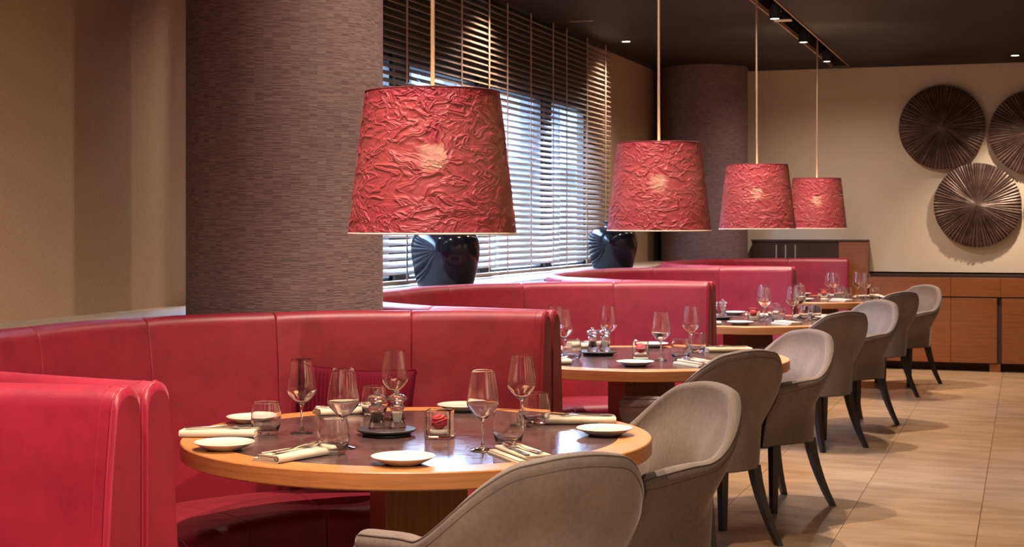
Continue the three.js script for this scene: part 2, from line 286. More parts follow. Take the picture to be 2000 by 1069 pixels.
// ---------------------------------------------------------------- blinds
{
  const X = -3.43, pitch = 0.042, tilt = 36 * Math.PI / 180;
  const blinds = [
    [-6.02, -8.36, [-6.3, -7.2, -8.164], 'wooden slat blind partly hidden behind the big woven column'],
    [-8.38, -9.77, [-8.577, -9.069, -9.593], 'wooden slat blind hanging behind the nearer black vase'],
    [-9.79, -11.22, [-9.97, -10.495, -11.041], 'wooden slat blind between the two black vases'],
    [-11.24, -12.76, [-11.40, -11.986, -12.564], 'wooden slat blind ending at the linen wall by the far vase'],
  ];
  for (const [a, b, tapes, label] of blinds) {
    const t = thing('venetian_blind', label, 'blind', [X, 0, (a + b) / 2], 0, 'wooden venetian blinds along the window wall');
    const L = a - b, slat = [];
    const prof = []; for (let i = 0; i <= 4; i++) { const q = i / 4 - 0.5; prof.push([q * 0.052, 0.003 - 0.012 * q * q * 1.0]); }
    const P = [...prof.map(([n, y]) => [n, y + 0.0015]), ...prof.slice().reverse().map(([n, y]) => [n, y - 0.0015])];
    const ca = Math.cos(tilt), sa = Math.sin(tilt);
    const ring = (z) => P.map(([n, y]) => [n * ca + y * sa, -n * sa + y * ca, z]);      // room edge low, window edge high
    const g = toCreasedNormals(loft([ring(-L / 2), ring(L / 2)], { closed: true, caps: true, uv: (i, j) => [i * L, j * 0.012] }), 0.6);
    const r = rng(Math.round(-a * 100));
    for (let y = CEIL - 0.055; y > SILL_Y + 0.06; y -= pitch) { const s = mesh('slat', g, M.slat, t); s.position.y = y; s.rotation.z = (r() - 0.5) * 0.08; }
    mesh('headrail', box(-0.03, 0.015, CEIL - 0.03, CEIL, -L / 2, L / 2), M.windowFrame, t);
    mesh('bottom_rail', rbox(0.05, 0.02, L, 0.006, 0, SILL_Y + 0.025, 0), M.slat, t);
    for (const z of tapes) { mesh('ladder_tape', box(0.024, 0.026, SILL_Y + 0.03, CEIL - 0.01, z - (a + b) / 2 - 0.011, z - (a + b) / 2 + 0.011), M.tape, t); }
  }
}

// ---------------------------------------------------------------- banquettes
const XE = -1.68, XC = -1.70, RMAX = 1.325, XBACK = XC - RMAX, GAP = 0.010;
function booth(za, zb, xe0 = XE, xe1 = XE) {                     // path of the bench's outer face: t (m) -> [x, z, inward normal x, z]
  const RC = Math.min((za - zb) / 2, RMAX), XB = XC - RC, s1 = xe0 - (XB + RC), arc = RC * Math.PI / 2, s2 = za - zb - 2 * RC, s3 = xe1 - (XB + RC), L = s1 + arc + s2 + arc + s3;
  const at = (t) => {
    if (t <= s1) return [xe0 - t, za, 0, -1]; t -= s1;
    if (t <= arc) { const a = t / RC; return [XB + RC - RC * Math.sin(a), za - RC + RC * Math.cos(a), Math.sin(a), -Math.cos(a)]; } t -= arc;
    if (t <= s2) return [XB, za - RC - t, 1, 0]; t -= s2;
    if (t <= arc) { const a = t / RC; return [XB + RC - RC * Math.cos(a), zb + RC - RC * Math.sin(a), Math.cos(a), Math.sin(a)]; } t -= arc;
    return [XB + RC + t, zb, 0, 1];
  };
  return { at, L, arc, s1 };
}
function backProfile() {                                         // [n, y] of the padded back, n inward
  const p = [], r = 0.042, T = BENCH_T;
  p.push([0, 0.14], [0, 0.5], [0, T - 0.06]);
  for (let i = 0; i <= 8; i++) { const a = Math.PI * (1 - i / 8); p.push([0.044 + 0.044 * Math.cos(a), T - r + r * Math.sin(a)]); }
  for (const [n, y] of [[0.096, T - 0.10], [0.106, 0.90], [0.122, 0.72], [0.142, 0.55], [0.152, 0.45], [0.152, 0.30]]) p.push([n, y]);
  return p;
}
function seatProfile() {
  const p = [[0.10, 0.17], [0.10, 0.435], [0.20, 0.452], [0.35, 0.460], [0.50, 0.456]];
  for (let i = 0; i <= 6; i++) { const a = Math.PI / 2 * (1 - i / 6); p.push([0.575 + 0.045 * Math.cos(a), 0.405 + 0.045 * Math.sin(a)]); }
  p.push([0.620, 0.30], [0.612, 0.19], [0.60, 0.17]);
  return p;
}
function sweep(path, t0, t1, prof, pinch, step = 0.05) {
  const cx = prof.reduce((s, p) => s + p[0], 0) / prof.length, cy = prof.reduce((s, p) => s + p[1], 0) / prof.length;
  const ts = [[t0 + 0.0004, pinch], [t0 + 0.002, pinch * 0.45], [t0 + 0.006, 0]]; const n = Math.max(3, Math.round((t1 - t0) / step));
  for (let i = 1; i < n; i++) ts.push([lerp(t0, t1, i / n), -0.002 * Math.sin(Math.PI * i / n)]);
  ts.push([t1 - 0.006, 0], [t1 - 0.002, pinch * 0.45], [t1 - 0.0004, pinch]);
  let acc = 0; const len = prof.map((p, i) => (acc += i ? Math.hypot(p[0] - prof[i - 1][0], p[1] - prof[i - 1][1]) : 0));
  const rings = ts.map(([t, k]) => { const [x, z, nx, nz] = path.at(t); return prof.map(([n, y]) => { const d = Math.hypot(n - cx, y - cy) || 1, m = n < 0.001 ? n : n + (cx - n) / d * k, yy = n < 0.001 ? y : y + (cy - y) / d * k; return [x + nx * m, yy, z + nz * m]; }); });
  const cols = prof.length;
  return loft(rings, { closed: true, caps: true, uv: (i, j) => [ts[i][0], j < cols ? len[j] : acc + 0.3] });
}
const BOOTH_NAME = ['fourth booth from the disc wall', 'third booth from the disc wall', 'second booth from the disc wall', 'booth nearest the disc wall'];
const backP = backProfile(), seatP = seatProfile();
const benchZ = [[FRONT_Z - 0.6, WING[0]], [WING[0], WING[1]], [WING[1], WING[2]], [WING[2], WING[3]], [WING[3], WING[4]]];
benchZ[0] = [WING[0] + 2.9, WING[0]];
const PATHS = benchZ.map(([a, b], k) => booth(a - GAP, b + GAP, XE, k === 4 ? -1.62 : XE));
PATHS.forEach((path, k) => {
  const zc = (benchZ[k][0] + benchZ[k][1]) / 2;
  const label = k === 0 ? 'red leather bench end backing onto the fourth booth from the disc wall' : 'curved red leather bench of the ' + BOOTH_NAME[k - 1];
  const t = thing('banquette', label, 'bench', [0, 0, 0], 0, 'curved red banquettes in a row');
  const n = 8, first = k === 0 ? 4 : 0, t0 = k === 0 ? path.L * 4 / 8 : 0;
  for (let i = first; i < n; i++) {
    const a = path.L * i / n, b = path.L * (i + 1) / n;
    mesh('back_panel', sweep(path, a + (i === 0 ? 0.012 : 0), b - (i === n - 1 ? 0.012 : 0), backP, 0.007), M.leather, t);
    mesh('seat_cushion', sweep(path, a, b, seatP, 0.006), M.leather, t);
  }
  const plinth = [[0.12, 0.0], [0.12, 0.165], [0.56, 0.165], [0.56, 0.0]];
  mesh('plinth', sweep(path, t0 + 0.03, path.L - 0.03, plinth, 0), M.pedestal, t);
  for (const s of k === 0 ? [1] : [0, 1]) {                      // end faces with piping
    const te = s ? path.L : 0, dir = s ? -1 : 1, rings = [[0.0125, 1], [0.004, 1], [0.0005, 0.93]].map(([d, sc]) => { const [x, z, nx, nz] = path.at(te + dir * d); return backP.map(([q, y]) => { const qq = 0.06 + (q - 0.06) * sc, yy = 0.6 + (y - 0.6) * (0.5 + sc / 2); return [x + nx * qq, yy, z + nz * qq]; }); });
    mesh('end_panel', loft(s ? rings : rings.slice().reverse(), { closed: true, caps: true, uv: (i, j) => [i * 0.01, j * 0.05] }), M.leather, t);
    const [x, z, nx, nz] = path.at(te + dir * 0.012);
    mesh('piping', tube(backP.slice(1, -1).map(([q, y]) => [x + nx * q * 1.0, y, z + nz * q]), 0.0032, 60, 6), M.leatherEdge, t);
    const [x2, z2] = path.at(te + dir * 0.040);
    mesh('stitching', tube(backP.slice(6, -2).map(([q, y]) => [x2 + nx * (q - 0.0004), y + (y > BENCH_T - 0.03 ? 0.0004 : 0), z2 + nz * (q - 0.0004)]), 0.0012, 60, 5), M.leatherEdge, t);
  }
});
WING.forEach((w, k) => {
  if (k === 4) return;
  single('divider_board', rbox(0.10, 0.99, 0.014, 0.003, -1.745, 0.505, w), M.board, `thin dark board between bench backs, ${['fourth', 'third', 'second', 'first'][k]} divider from the disc wall`, 'board', [0, 0, 0], 0, 'boards between the bench backs');
});

// ---------------------------------------------------------------- window ledge
{
  const g = [box(WALL_X, XBACK - 0.014, 1.0, SILL_Y, WALL_Z, FRONT_Z)];
  for (let k = 0; k < 4; k++) {
    const A = PATHS[k], B = PATHS[k + 1], pts = [];
    const tA = A.L - A.s1 - A.arc - (k === 3 ? 0 : 0);
    for (let i = 0; i <= 24; i++) { const [x, z, nx, nz] = A.at(tA + A.arc * i / 24 * 0.97); pts.push(new THREE.Vector2(x - nx * 0.012, -(z - nz * 0.012))); }
    for (let i = 0; i <= 24; i++) { const [x, z, nx, nz] = B.at(B.s1 + B.arc * (0.03 + 0.97 * i / 24)); pts.push(new THREE.Vector2(x - nx * 0.012, -(z - nz * 0.012))); }
    pts.push(new THREE.Vector2(XBACK - 0.012, -B.at(B.s1 + B.arc)[1]), new THREE.Vector2(XBACK - 0.012, -A.at(tA)[1]));
    const e = flatUp(extrude(new THREE.Shape(pts), 0.042)); e.translate(0, 1.0, 0);
    single('corner_shelf', e, M.board, `dark corner shelf between bench backs, ${['fourth', 'third', 'second', 'first'][k]} one from the disc wall`, 'shelf', [0, 0, 0], 0, 'corner shelves between the bench backs');
  }
  single('window_ledge', merge(g), M.sill, 'pale ledge below the blinds running behind the red benches', 'ledge');
}

// ---------------------------------------------------------------- vases
for (const [x, z, label] of [[-3.185, -8.21, 'glossy black jar on the ledge behind the booth third from the disc wall'], [-3.185, -11.97, 'glossy black jar on the ledge at the far end of the blinds']]) {
  const t = thing('black_jar', label, 'vase', [x, SILL_Y, z], 0, 'glossy black jars on the window ledge');
  const P = [[0, 0], [0.150, 0], [0.160, 0.006], [0.176, 0.06], [0.192, 0.14], [0.199, 0.20], [0.197, 0.25], [0.184, 0.29], [0.155, 0.318], [0.115, 0.332], [0.080, 0.338], [0.070, 0.345], [0.068, 0.372], [0.076, 0.382], [0.078, 0.388], [0.070, 0.390], [0.060, 0.372], [0.058, 0.345]];
  const cv = new THREE.SplineCurve(P.slice(2, 12).map(p => new THREE.Vector2(...p))).getPoints(40).map(v => [v.x, v.y]);
  mesh('body', lathe([...P.slice(0, 2), ...cv], 72), M.ceramicBlack, t);
  mesh('neck', lathe(P.slice(11), 48), M.ceramicBlack, t);
}

// ---------------------------------------------------------------- tables
const TBL = ['fourth table from disc wall', 'third table from disc wall', 'second table from disc wall', 'table nearest disc wall'];
TABLES.forEach(([x, z], k) => {
  const t = thing('round_table', `round honey-wood dining table with dark stone centre, ${TBL[k]}`, 'table', [x, 0, z], 0, 'round restaurant tables');
  const R = TABLE_R, ri = 0.605, y0 = TABLE_H - 0.048, y1 = TABLE_H;
  const ring = lathe([[ri, y0], [R - 0.004, y0], [R, y0 + 0.004], [R, y1 - 0.003], [R - 0.003, y1], [ri, y1], [ri, y0]], 128);
  const rg = toCreasedNormals(ring, 0.5), p = rg.attributes.position, u = rg.attributes.uv, nn = rg.attributes.normal;
  for (let i = 0; i < p.count; i++) {                            // veneer: lippings bent round the edge, four sectors on top
    const a = Math.atan2(p.getZ(i), p.getX(i)), rr = Math.hypot(p.getX(i), p.getZ(i));
    if (Math.abs(nn.getY(i)) > 0.7) u.setXY(i, (p.getX(i) + p.getZ(i)) * 0.707, (p.getX(i) - p.getZ(i)) * 0.707); else u.setXY(i, (a + Math.PI) * R, p.getY(i));
  }
  mesh('wood_rim', rg, M.rim, t);
  const inl = new THREE.CylinderGeometry(ri - 0.001, ri - 0.001, 0.044, 96); { const pp = inl.attributes.position, uu = inl.attributes.uv; for (let i = 0; i < pp.count; i++) uu.setXY(i, pp.getX(i), pp.getZ(i)); }
  inl.translate(0, TABLE_H - 0.0225, 0);
  mesh('stone_inlay', inl, M.inlay, t);
  const post = rbox(0.25, 0.70, 0.25, 0.004, 0, 0.365, 0); shiftUV(post, 0, k * 0.3, true);
  const pm = mesh('pedestal', post, M.pedestal, t); pm.rotation.y = 0.60;
  mesh('base_plate', lathe([[0, 0], [0.34, 0], [0.345, 0.004], [0.345, 0.012], [0.34, 0.016], [0, 0.016]], 64), M.board, t);
});

// ---------------------------------------------------------------- armchairs
function armchairGeometry() {
  const W = 0.310, B = 0.262, FR = -0.255, ex = 2 / 2.15, half = [];
  for (let i = 0; i <= 80; i++) { const a = Math.PI / 2 * i / 80; half.push([W * Math.pow(Math.sin(a), ex), B * Math.pow(Math.cos(a), ex)]); }
  for (let i = 1; i <= 16; i++) { const q = i / 16; half.push([W + 0.036 * q * q, FR * q]); }
  const pts = [...half.slice(1).reverse().map(([x, z]) => [-x, z]), ...half];
  const cum = [0]; for (let i = 1; i < pts.length; i++) cum.push(cum[i - 1] + Math.hypot(pts[i][0] - pts[i - 1][0], pts[i][1] - pts[i - 1][1]));
  const L = cum.at(-1);
  const sample = (s) => { let i = 1; while (i < cum.length - 1 && cum[i] < s) i++; const f = (s - cum[i - 1]) / (cum[i] - cum[i - 1]); return [lerp(pts[i - 1][0], pts[i][0], f), lerp(pts[i - 1][1], pts[i][1], f)]; };
  const N = 96, base = [];
  for (let i = 0; i <= N; i++) {
    const s = L * i / N, p = sample(s), a = sample(Math.max(0, s - 0.012)), b = sample(Math.min(L, s + 0.012)), tx = b[0] - a[0], tz = b[1] - a[1], l = Math.hypot(tx, tz);
    base.push({ p, n: [tz / l * -1, tx / l], q: Math.abs(2 * i / N - 1), s });   // n points outward
  }
  for (const b of base) if (b.p[0] * b.n[0] + (b.p[1] + 0.3) * b.n[1] < 0) b.n = [-b.n[0], -b.n[1]];
  const rimY = (q) => 0.870 - 0.026 * sstep(0.02, 0.34, q) - 0.186 * sstep(0.20, 0.66, q) - 0.016 * sstep(0.66, 1, q);
  const off = (e) => -0.078 * sstep(0.03, 0.24, e) - 0.055 * Math.max(0, e - 0.06);
  const thick = (q) => 0.044 + 0.024 * sstep(0.5, 0.85, q);
  const Y0 = 0.335, outer = [], inner = [], seam = [], seatPts = [];
  base.forEach((b, i) => {
    const h = rimY(b.q), t = thick(b.q), tip = Math.min(i, N - i), sh = tip === 0 ? 0.55 : tip === 1 ? 0.86 : tip === 2 ? 0.97 : 1, ro = [], ri = [];
    const put = (o, y) => [b.p[0] + b.n[0] * o, y, b.p[1] + b.n[1] * o];
    const lip = (a) => { const c = off(0.025) - t / 2; return put(c + t / 2 * sh * Math.cos(a), h - t / 2 + t / 2 * sh * Math.sin(a)); };
    for (let j = 0; j <= 14; j++) { const y = lerp(Y0, h - t / 2 - 0.012, Math.pow(j / 14, 0.8)), e = h - y; ro.push(put(off(e) - (tip < 3 ? 0.012 * (1 - sh) : 0) - t * 0.06, y)); }
    for (let j = 1; j <= 4; j++) ro.push(lip(-0.5 + j * 0.30));
    for (let j = 0; j <= 6; j++) ri.push(lip(0.70 + (Math.PI - 0.70) * j / 6));
    for (let j = 1; j <= 10; j++) { const y = lerp(h - t * 0.5, 0.43, j / 10), e = h - y; ri.push(put(off(e) - t - 0.010 * sstep(0.03, 0.25, e) + 0.006 * Math.sin(Math.PI * j / 10), y)); }
    outer.push(ro); inner.push(ri); seam.push(ro.at(-1)); seatPts.push(ri.at(-1));
  });
  const O = loft(outer, { uv: (i, j) => [base[i].s, outer[i][j][1]] }), I = loft(inner, { uv: (i, j) => [base[i].s + 0.37, j * 0.03] });
  // close the front ends of both arms
  const ends = [0, N].map((k) => { const ring = [...outer[k], ...inner[k]], c = [ring.reduce((s, p) => s + p[0], 0) / ring.length, 0.5, ring.reduce((s, p) => s + p[2], 0) / ring.length - 0.006]; const P = [], U = []; for (let j = 0; j < ring.length - 1; j++) for (const p of k ? [c, ring[j + 1], ring[j]] : [c, ring[j], ring[j + 1]]) { P.push(...p); U.push(p[0], p[1]); } const g = new THREE.BufferGeometry(); g.setAttribute('position', new THREE.Float32BufferAttribute(P, 3)); g.setAttribute('uv', new THREE.Float32BufferAttribute(U, 2)); g.computeVertexNormals(); return g; });
  const shellO = merge([O, ...ends]);
  const piping = tube(seam.filter((_, i) => i % 2 === 0), 0.0030, 150, 5);
  const low = tube(outer.filter((_, i) => i % 2 === 0).map(r => { const p = r[14]; return [p[0], p[1], p[2]]; }), 0.0016, 150, 5);
  const sp = seatPts.map(p => new THREE.Vector2(p[0] * 0.985, -p[2] * 0.985 - 0.004)); sp.push(new THREE.Vector2(sp.at(-1).x, 0.225), new THREE.Vector2(sp[0].x, 0.225));
  const seat = flatUp(extrude(new THREE.Shape(sp), 0.135, 0.022, 3)); seat.translate(0, 0.342, 0); { const p = seat.attributes.position, u = seat.attributes.uv; for (let i = 0; i < p.count; i++) u.setXY(i, p.getX(i), p.getZ(i)); }
  const bp = outer.map(r => new THREE.Vector2(r[0][0], -r[0][2]));
  const pan = flatUp(extrude(new THREE.Shape(bp), 0.02)); pan.translate(0, Y0 - 0.004, 0);
  const leg = (path, w0, w1) => toCreasedNormals(loft(path.map(([x, y, z], i) => { const w = lerp(w0, w1, i / (path.length - 1)) / 2; return [[x - w, y, z - w], [x + w, y, z - w], [x + w, y, z + w], [x - w, y, z + w]]; }), { closed: true, caps: true }), 0.5);
  const rear = [1, -1].map(s => leg([0, 0.2, 0.4, 0.6, 0.8, 1].map(q => [s * (0.138 + 0.050 * (0.5 * q + 0.5 * q * q)), 0.345 * (1 - q), 0.100 + 0.110 * (0.45 * q + 0.55 * q * q)]), 0.044, 0.026));
  const front = [1, -1].map(s => leg([0, 0.5, 1].map(q => [s * (0.190 + 0.012 * q), 0.345 * (1 - q), -0.165 - 0.012 * q]), 0.042, 0.028));
  return { shellO, I, piping, low, seat, pan, legs: [...rear, ...front] };
}
{
  const G = armchairGeometry();
  const chairs = [
    [-1.181, -3.566, 50], [-1.166, -4.915, 138], [-1.303, -6.639, 52], [-1.195, -7.662, 138], [-1.235, -9.747, 52], [-1.138, -10.947, 138], [-1.118, -12.742, 52], [-0.998, -13.877, 138],
  ];
  chairs.forEach(([x, z, deg], k) => {
    const tb = TBL[k >> 1], way = k & 1 ? 'back to the disc wall' : 'facing the disc wall';
    const t = thing('armchair', `taupe velvet armchair, ${way}, at the ${tb}`, 'chair', [x, 0, z], deg * Math.PI / 180, 'taupe velvet armchairs along the aisle');
    mesh('outer_shell', G.shellO, M.velvet, t); mesh('inner_back', G.I, M.velvet, t); mesh('piping', G.piping, M.velvetSeam, t); mesh('seam', G.low, M.velvetSeam, t);
    mesh('seat_cushion', G.seat, M.velvet, t); mesh('seat_pan', G.pan, M.legs, t);
    for (const l of G.legs) mesh('leg', l, M.legs, t);
  });
}

// ---------------------------------------------------------------- pendant lamps
{
  const H = 0.428, RB = 0.254, RT = 0.203;
  const wn = makeNoise(91), wn2 = makeNoise(97), wn3 = makeNoise(101);
  // crushed cloth: branching ridges from warped folded noise
  const crush = (u, v) => {
    const wx = u * 20 + 1.3 * fbm(wn2, u * 10, v * 6, 10, 6, 3), wy = v * 7.5 + 1.1 * fbm(wn3, u * 10, v * 6, 10, 6, 3);
    const rd = (n, f, p, s) => Math.pow(1 - Math.min(1, Math.abs(fbm(n, wx * f, wy * f, 20 * f, 256, 2)) * s), p);
    const m = (n, f) => sstep(-0.25, 0.25, fbm(n, wx * f, wy * f, 20 * f, 256, 2));
    return 0.55 * rd(wn, 1, 5, 2.0) * (0.25 + 0.75 * m(wn3, 1)) + 0.42 * rd(wn2, 2, 5, 1.9) * (0.2 + 0.8 * m(wn, 1)) + 0.26 * rd(wn3, 4, 3.5, 1.8) * m(wn2, 1);
  };
  const map = tex(2048, 512, (u, v) => crush(u, v));
  const cloth = phy({ name: 'crushed_red_shade', color: lin(0.25, 0.028, 0.042), roughness: 0.5, sheen: 0.5, sheenRoughness: 0.4, sheenColor: lin(0.85, 0.25, 0.25), bumpMap: map, bumpScale: 0.0075, transparent: true, opacity: 0.988, specularIntensity: 0.6 });
  const NU = 300, NV = 90, pos = [], uv = [], idx = [];
  for (let j = 0; j <= NV; j++) for (let i = 0; i <= NU; i++) {
    const u = i / NU, v = j / NV, a = u * Math.PI * 2, k = sstep(0, 0.04, v) * sstep(0, 0.04, 1 - v), r = lerp(RB, RT, v) + 0.004 * k * (crush(i === NU ? 0 : u, v) - 0.3);
    pos.push(r * Math.sin(a), v * H, r * Math.cos(a)); uv.push(u, v);
  }
  for (let j = 0; j < NV; j++) for (let i = 0; i < NU; i++) { const a = j * (NU + 1) + i, b = a + 1, c = a + NU + 1, d = c + 1; idx.push(a, b, c, b, d, c); }
  const g = new THREE.BufferGeometry(); g.setAttribute('position', new THREE.Float32BufferAttribute(pos, 3)); g.setAttribute('uv', new THREE.Float32BufferAttribute(uv, 2)); g.setIndex(idx); g.computeVertexNormals();
  { const n = g.attributes.normal; for (let j = 0; j <= NV; j++) { const a = j * (NU + 1), b = a + NU, v = new THREE.Vector3(n.getX(a) + n.getX(b), n.getY(a) + n.getY(b), n.getZ(a) + n.getZ(b)).normalize(); n.setXYZ(a, v.x, v.y, v.z); n.setXYZ(b, v.x, v.y, v.z); } }
  const lining = phy({ name: 'cream_shade_lining', color: lin(0.82, 0.72, 0.58), roughness: 0.9, transparent: true, opacity: 0.65 });
  const liningG = new THREE.CylinderGeometry(RT - 0.007, RB - 0.005, H - 0.004, 96, 1, true).translate(0, H / 2, 0);
  const hoop = (r, y) => new THREE.TorusGeometry(r, 0.0028, 8, 96).rotateX(Math.PI / 2).translate(0, y, 0);
  const spider = merge([0, 1, 2].map(k => new THREE.CylinderGeometry(0.003, 0.003, RT, 6).rotateZ(Math.PI / 2).translate(RT / 2, H - 0.035, 0).rotateY(k * 2.094)));
  LAMPS.forEach(([x, z], k) => {
    const y = 1.374, t = thing('pendant_lamp', `crushed red fabric pendant lamp on pale rod over the ${TBL[k]}`, 'lamp', [x, y, z], k * 1.7, 'red pendant lamps over the tables');
    t.rotation.z = [0, 0.010, -0.004, -0.014][k];
    const s = mesh('lamp_shade', g, cloth, t);
    mesh('shade_lining', liningG, lining, s);
    mesh('shade_hoop', hoop(RB - 0.001, 0.001), M.shadeLining, s); mesh('shade_hoop', hoop(RT - 0.001, H - 0.001), cloth, s);
    mesh('spider_frame', spider, M.rod, t);
    mesh('rod', new THREE.CylinderGeometry(0.0065, 0.0065, CEIL + 0.16 - y - H + 0.09, 12).translate(0, (CEIL + 0.16 - y + H - 0.09) / 2, 0), M.rod, t);
    mesh('lamp_socket', new THREE.CylinderGeometry(0.018, 0.020, 0.07, 20).translate(0, 0.305, 0), M.blackMetal, t);
    const bulb = mesh('bulb', new THREE.SphereGeometry(0.018, 24, 16).translate(0, 0.235, 0), M.bulb, t);
    mesh('bulb_glow_shell', new THREE.SphereGeometry(0.031, 24, 16).translate(0, 0.235, 0), M.glowShell, bulb); mesh('bulb_glow_shell', new THREE.SphereGeometry(0.046, 24, 16).translate(0, 0.235, 0), M.glowShell, bulb);  // nested glowing shells added round the bulb to blur its spot of light
    const p = new THREE.PointLight(lin(...WARM), BULB_POWER); p.position.set(0, 0.235, 0); p.castShadow = true; p.shadow.radius = 1.6; p.name = 'bulb_light'; t.add(p);
  });
}

// ---------------------------------------------------------------- table settings
const GLASS = (() => {
  const wineO = [[0, 0], [0.0335, 0], [0.0352, 0.0012], [0.0345, 0.0026], [0.020, 0.0055], [0.009, 0.010], [0.0048, 0.018], [0.0036, 0.035], [0.0036, 0.062], [0.0042, 0.078], [0.0070, 0.086], [0.0165, 0.0945], [0.0290, 0.1060], [0.0395, 0.1175], [0.0448, 0.128], [0.0457, 0.137], [0.0442, 0.150], [0.0405, 0.175], [0.0363, 0.200], [0.0322, 0.2255]];
  const wineI = [[0.0314, 0.2255], [0.0354, 0.200], [0.0396, 0.175], [0.0432, 0.150], [0.0446, 0.137], [0.0436, 0.1290], [0.0380, 0.1190], [0.0275, 0.1080], [0.0160, 0.0975], [0.0070, 0.0920], [0, 0.0915]];
  const smooth = (p, n) => new THREE.SplineCurve(p.map(q => new THREE.Vector2(...q))).getPoints(n).map(v => [Math.max(v.x, 0), v.y]);
  const wine = lathe([[0, 0], [0.0335, 0], ...smooth(wineO.slice(2), 48), ...smooth(wineI, 28)], 48);
  const tumO = [[0.031, 0], [0.034, 0.002], [0.0395, 0.014], [0.0445, 0.034], [0.0455, 0.048], [0.0440, 0.068], [0.0405, 0.088], [0.0388, 0.097]];
  const tumI = [[0.0376, 0.097], [0.0392, 0.088], [0.0425, 0.068], [0.0438, 0.048], [0.0425, 0.034], [0.0370, 0.020], [0.0290, 0.0135], [0, 0.012]];
  const tumbler = lathe([[0, 0], ...smooth(tumO, 30), ...smooth(tumI, 24)], 48);
  return { wine, tumbler };
})();
const plateG = lathe([[0, 0], [0.046, 0], [0.050, 0.002], [0.066, 0.010], [0.080, 0.0175], [0.0855, 0.0205], [0.0858, 0.0220], [0.0845, 0.0228], [0.079, 0.0205], [0.064, 0.0150], [0.050, 0.0128], [0, 0.0125]], 64);
const napkinG = (() => {                                         // cloth folded in three, seen as layers at its ends
  const th = 0.0042, pts = []; const w = 0.094;
  const line = (x0, y0, x1, y1) => { for (let i = 0; i <= 10; i++) pts.push([lerp(x0, x1, i / 10), lerp(y0, y1, i / 10)]); };
  const turn = (x, y0, y1, s) => { const r = (y1 - y0) / 2; for (let i = 1; i < 8; i++) { const a = -Math.PI / 2 + Math.PI * i / 8; pts.push([x + s * r * Math.cos(a), y0 + r + r * Math.sin(a)]); } };
  const y = [th / 2, 0.0078, 0.0133, 0.0188];
  line(-w / 2, y[0], w / 2, y[0]); turn(w / 2, y[0], y[3], 1); line(w / 2, y[3], -w / 2 + 0.026, y[3] - 0.001); turn(-w / 2 + 0.026, y[2] - 0.0005, y[3] - 0.001, -1); line(-w / 2 + 0.026, y[2] - 0.001, w / 2 - 0.006, y[2] - 0.001); turn(w / 2 - 0.006, y[1], y[2] - 0.001, 1); line(w / 2 - 0.006, y[1], -w / 2 + 0.004, y[1] - 0.001);
  const seq = []; for (const p of pts) if (!seq.length || Math.hypot(p[0] - seq.at(-1)[0], p[1] - seq.at(-1)[1]) > 1e-5) seq.push(p);
  const side = (s) => seq.map((p, i) => { const a = seq[Math.max(0, i - 1)], b = seq[Math.min(seq.length - 1, i + 1)], dx = b[0] - a[0], dy = b[1] - a[1], l = Math.hypot(dx, dy) || 1; return new THREE.Vector2(p[0] - dy / l * th / 2 * s, p[1] + dx / l * th / 2 * s); });
  const g = extrude(new THREE.Shape([...side(1), ...side(-1).reverse()]), 0.225); g.translate(0, 0, -0.1125); return g;
})();
const bendFlat = (shape, t, f) => { const g = extrude(shape, t, 0.0004, 1, 8); g.rotateX(-Math.PI / 2); const p = g.attributes.position; for (let i = 0; i < p.count; i++) p.setY(i, p.getY(i) + f(-p.getZ(i))); g.computeVertexNormals(); return g; };
const forkG = (() => {
  const s = new THREE.Shape(), P = [[-0.009, -0.10], [-0.010, -0.092], [-0.0045, -0.02], [-0.0042, 0.025], [-0.011, 0.042], [-0.0125, 0.055]];
  const T = [[-0.0125, 0.096], [-0.0098, 0.096], [-0.0094, 0.060], [-0.0058, 0.060], [-0.0052, 0.096], [-0.0026, 0.096], [-0.0020, 0.060]];
  const L = [...P, ...T], R = L.map(([x, y]) => [-x, y]).reverse(); [...L, ...R].forEach(([x, y], i) => i ? s.lineTo(x, y) : s.moveTo(x, y)); s.closePath();
  return bendFlat(s, 0.0018, (q) => 0.004 + 0.006 * sstep(-0.02, 0.03, q) - 0.010 * sstep(0.03, 0.07, q) + 0.010 * sstep(0.06, 0.10, q));
})();
const knifeG = (() => {
  const s = new THREE.Shape(); s.moveTo(-0.006, -0.11); s.lineTo(-0.0055, 0.0); s.lineTo(-0.0075, 0.02); s.quadraticCurveTo(-0.010, 0.09, 0.004, 0.112); s.lineTo(0.005, 0.0); s.lineTo(0.0065, -0.11); s.closePath();
  return bendFlat(s, 0.0024, () => 0.0005);
})();
const roseG = (() => {
  const g = new THREE.SphereGeometry(0.0245, 64, 40), p = g.attributes.position, v = new THREE.Vector3();
  for (let i = 0; i < p.count; i++) {
    v.fromBufferAttribute(p, i); const th = Math.acos(clamp(v.y / 0.024, -1, 1)), a = Math.atan2(v.z, v.x);
    const k = (th * 2.1 + a / (2 * Math.PI) + 0.12 * Math.sin(3 * a + th * 4)) % 1, f = (k + 1) % 1; const petal = 0.16 * Math.pow(f, 1.8) * sstep(0.05, 0.5, th);
    v.multiplyScalar(0.92 + petal); v.y *= 0.88; p.setXYZ(i, v.x, v.y, v.z);
  }
  g.computeVertexNormals(); return g;
})();
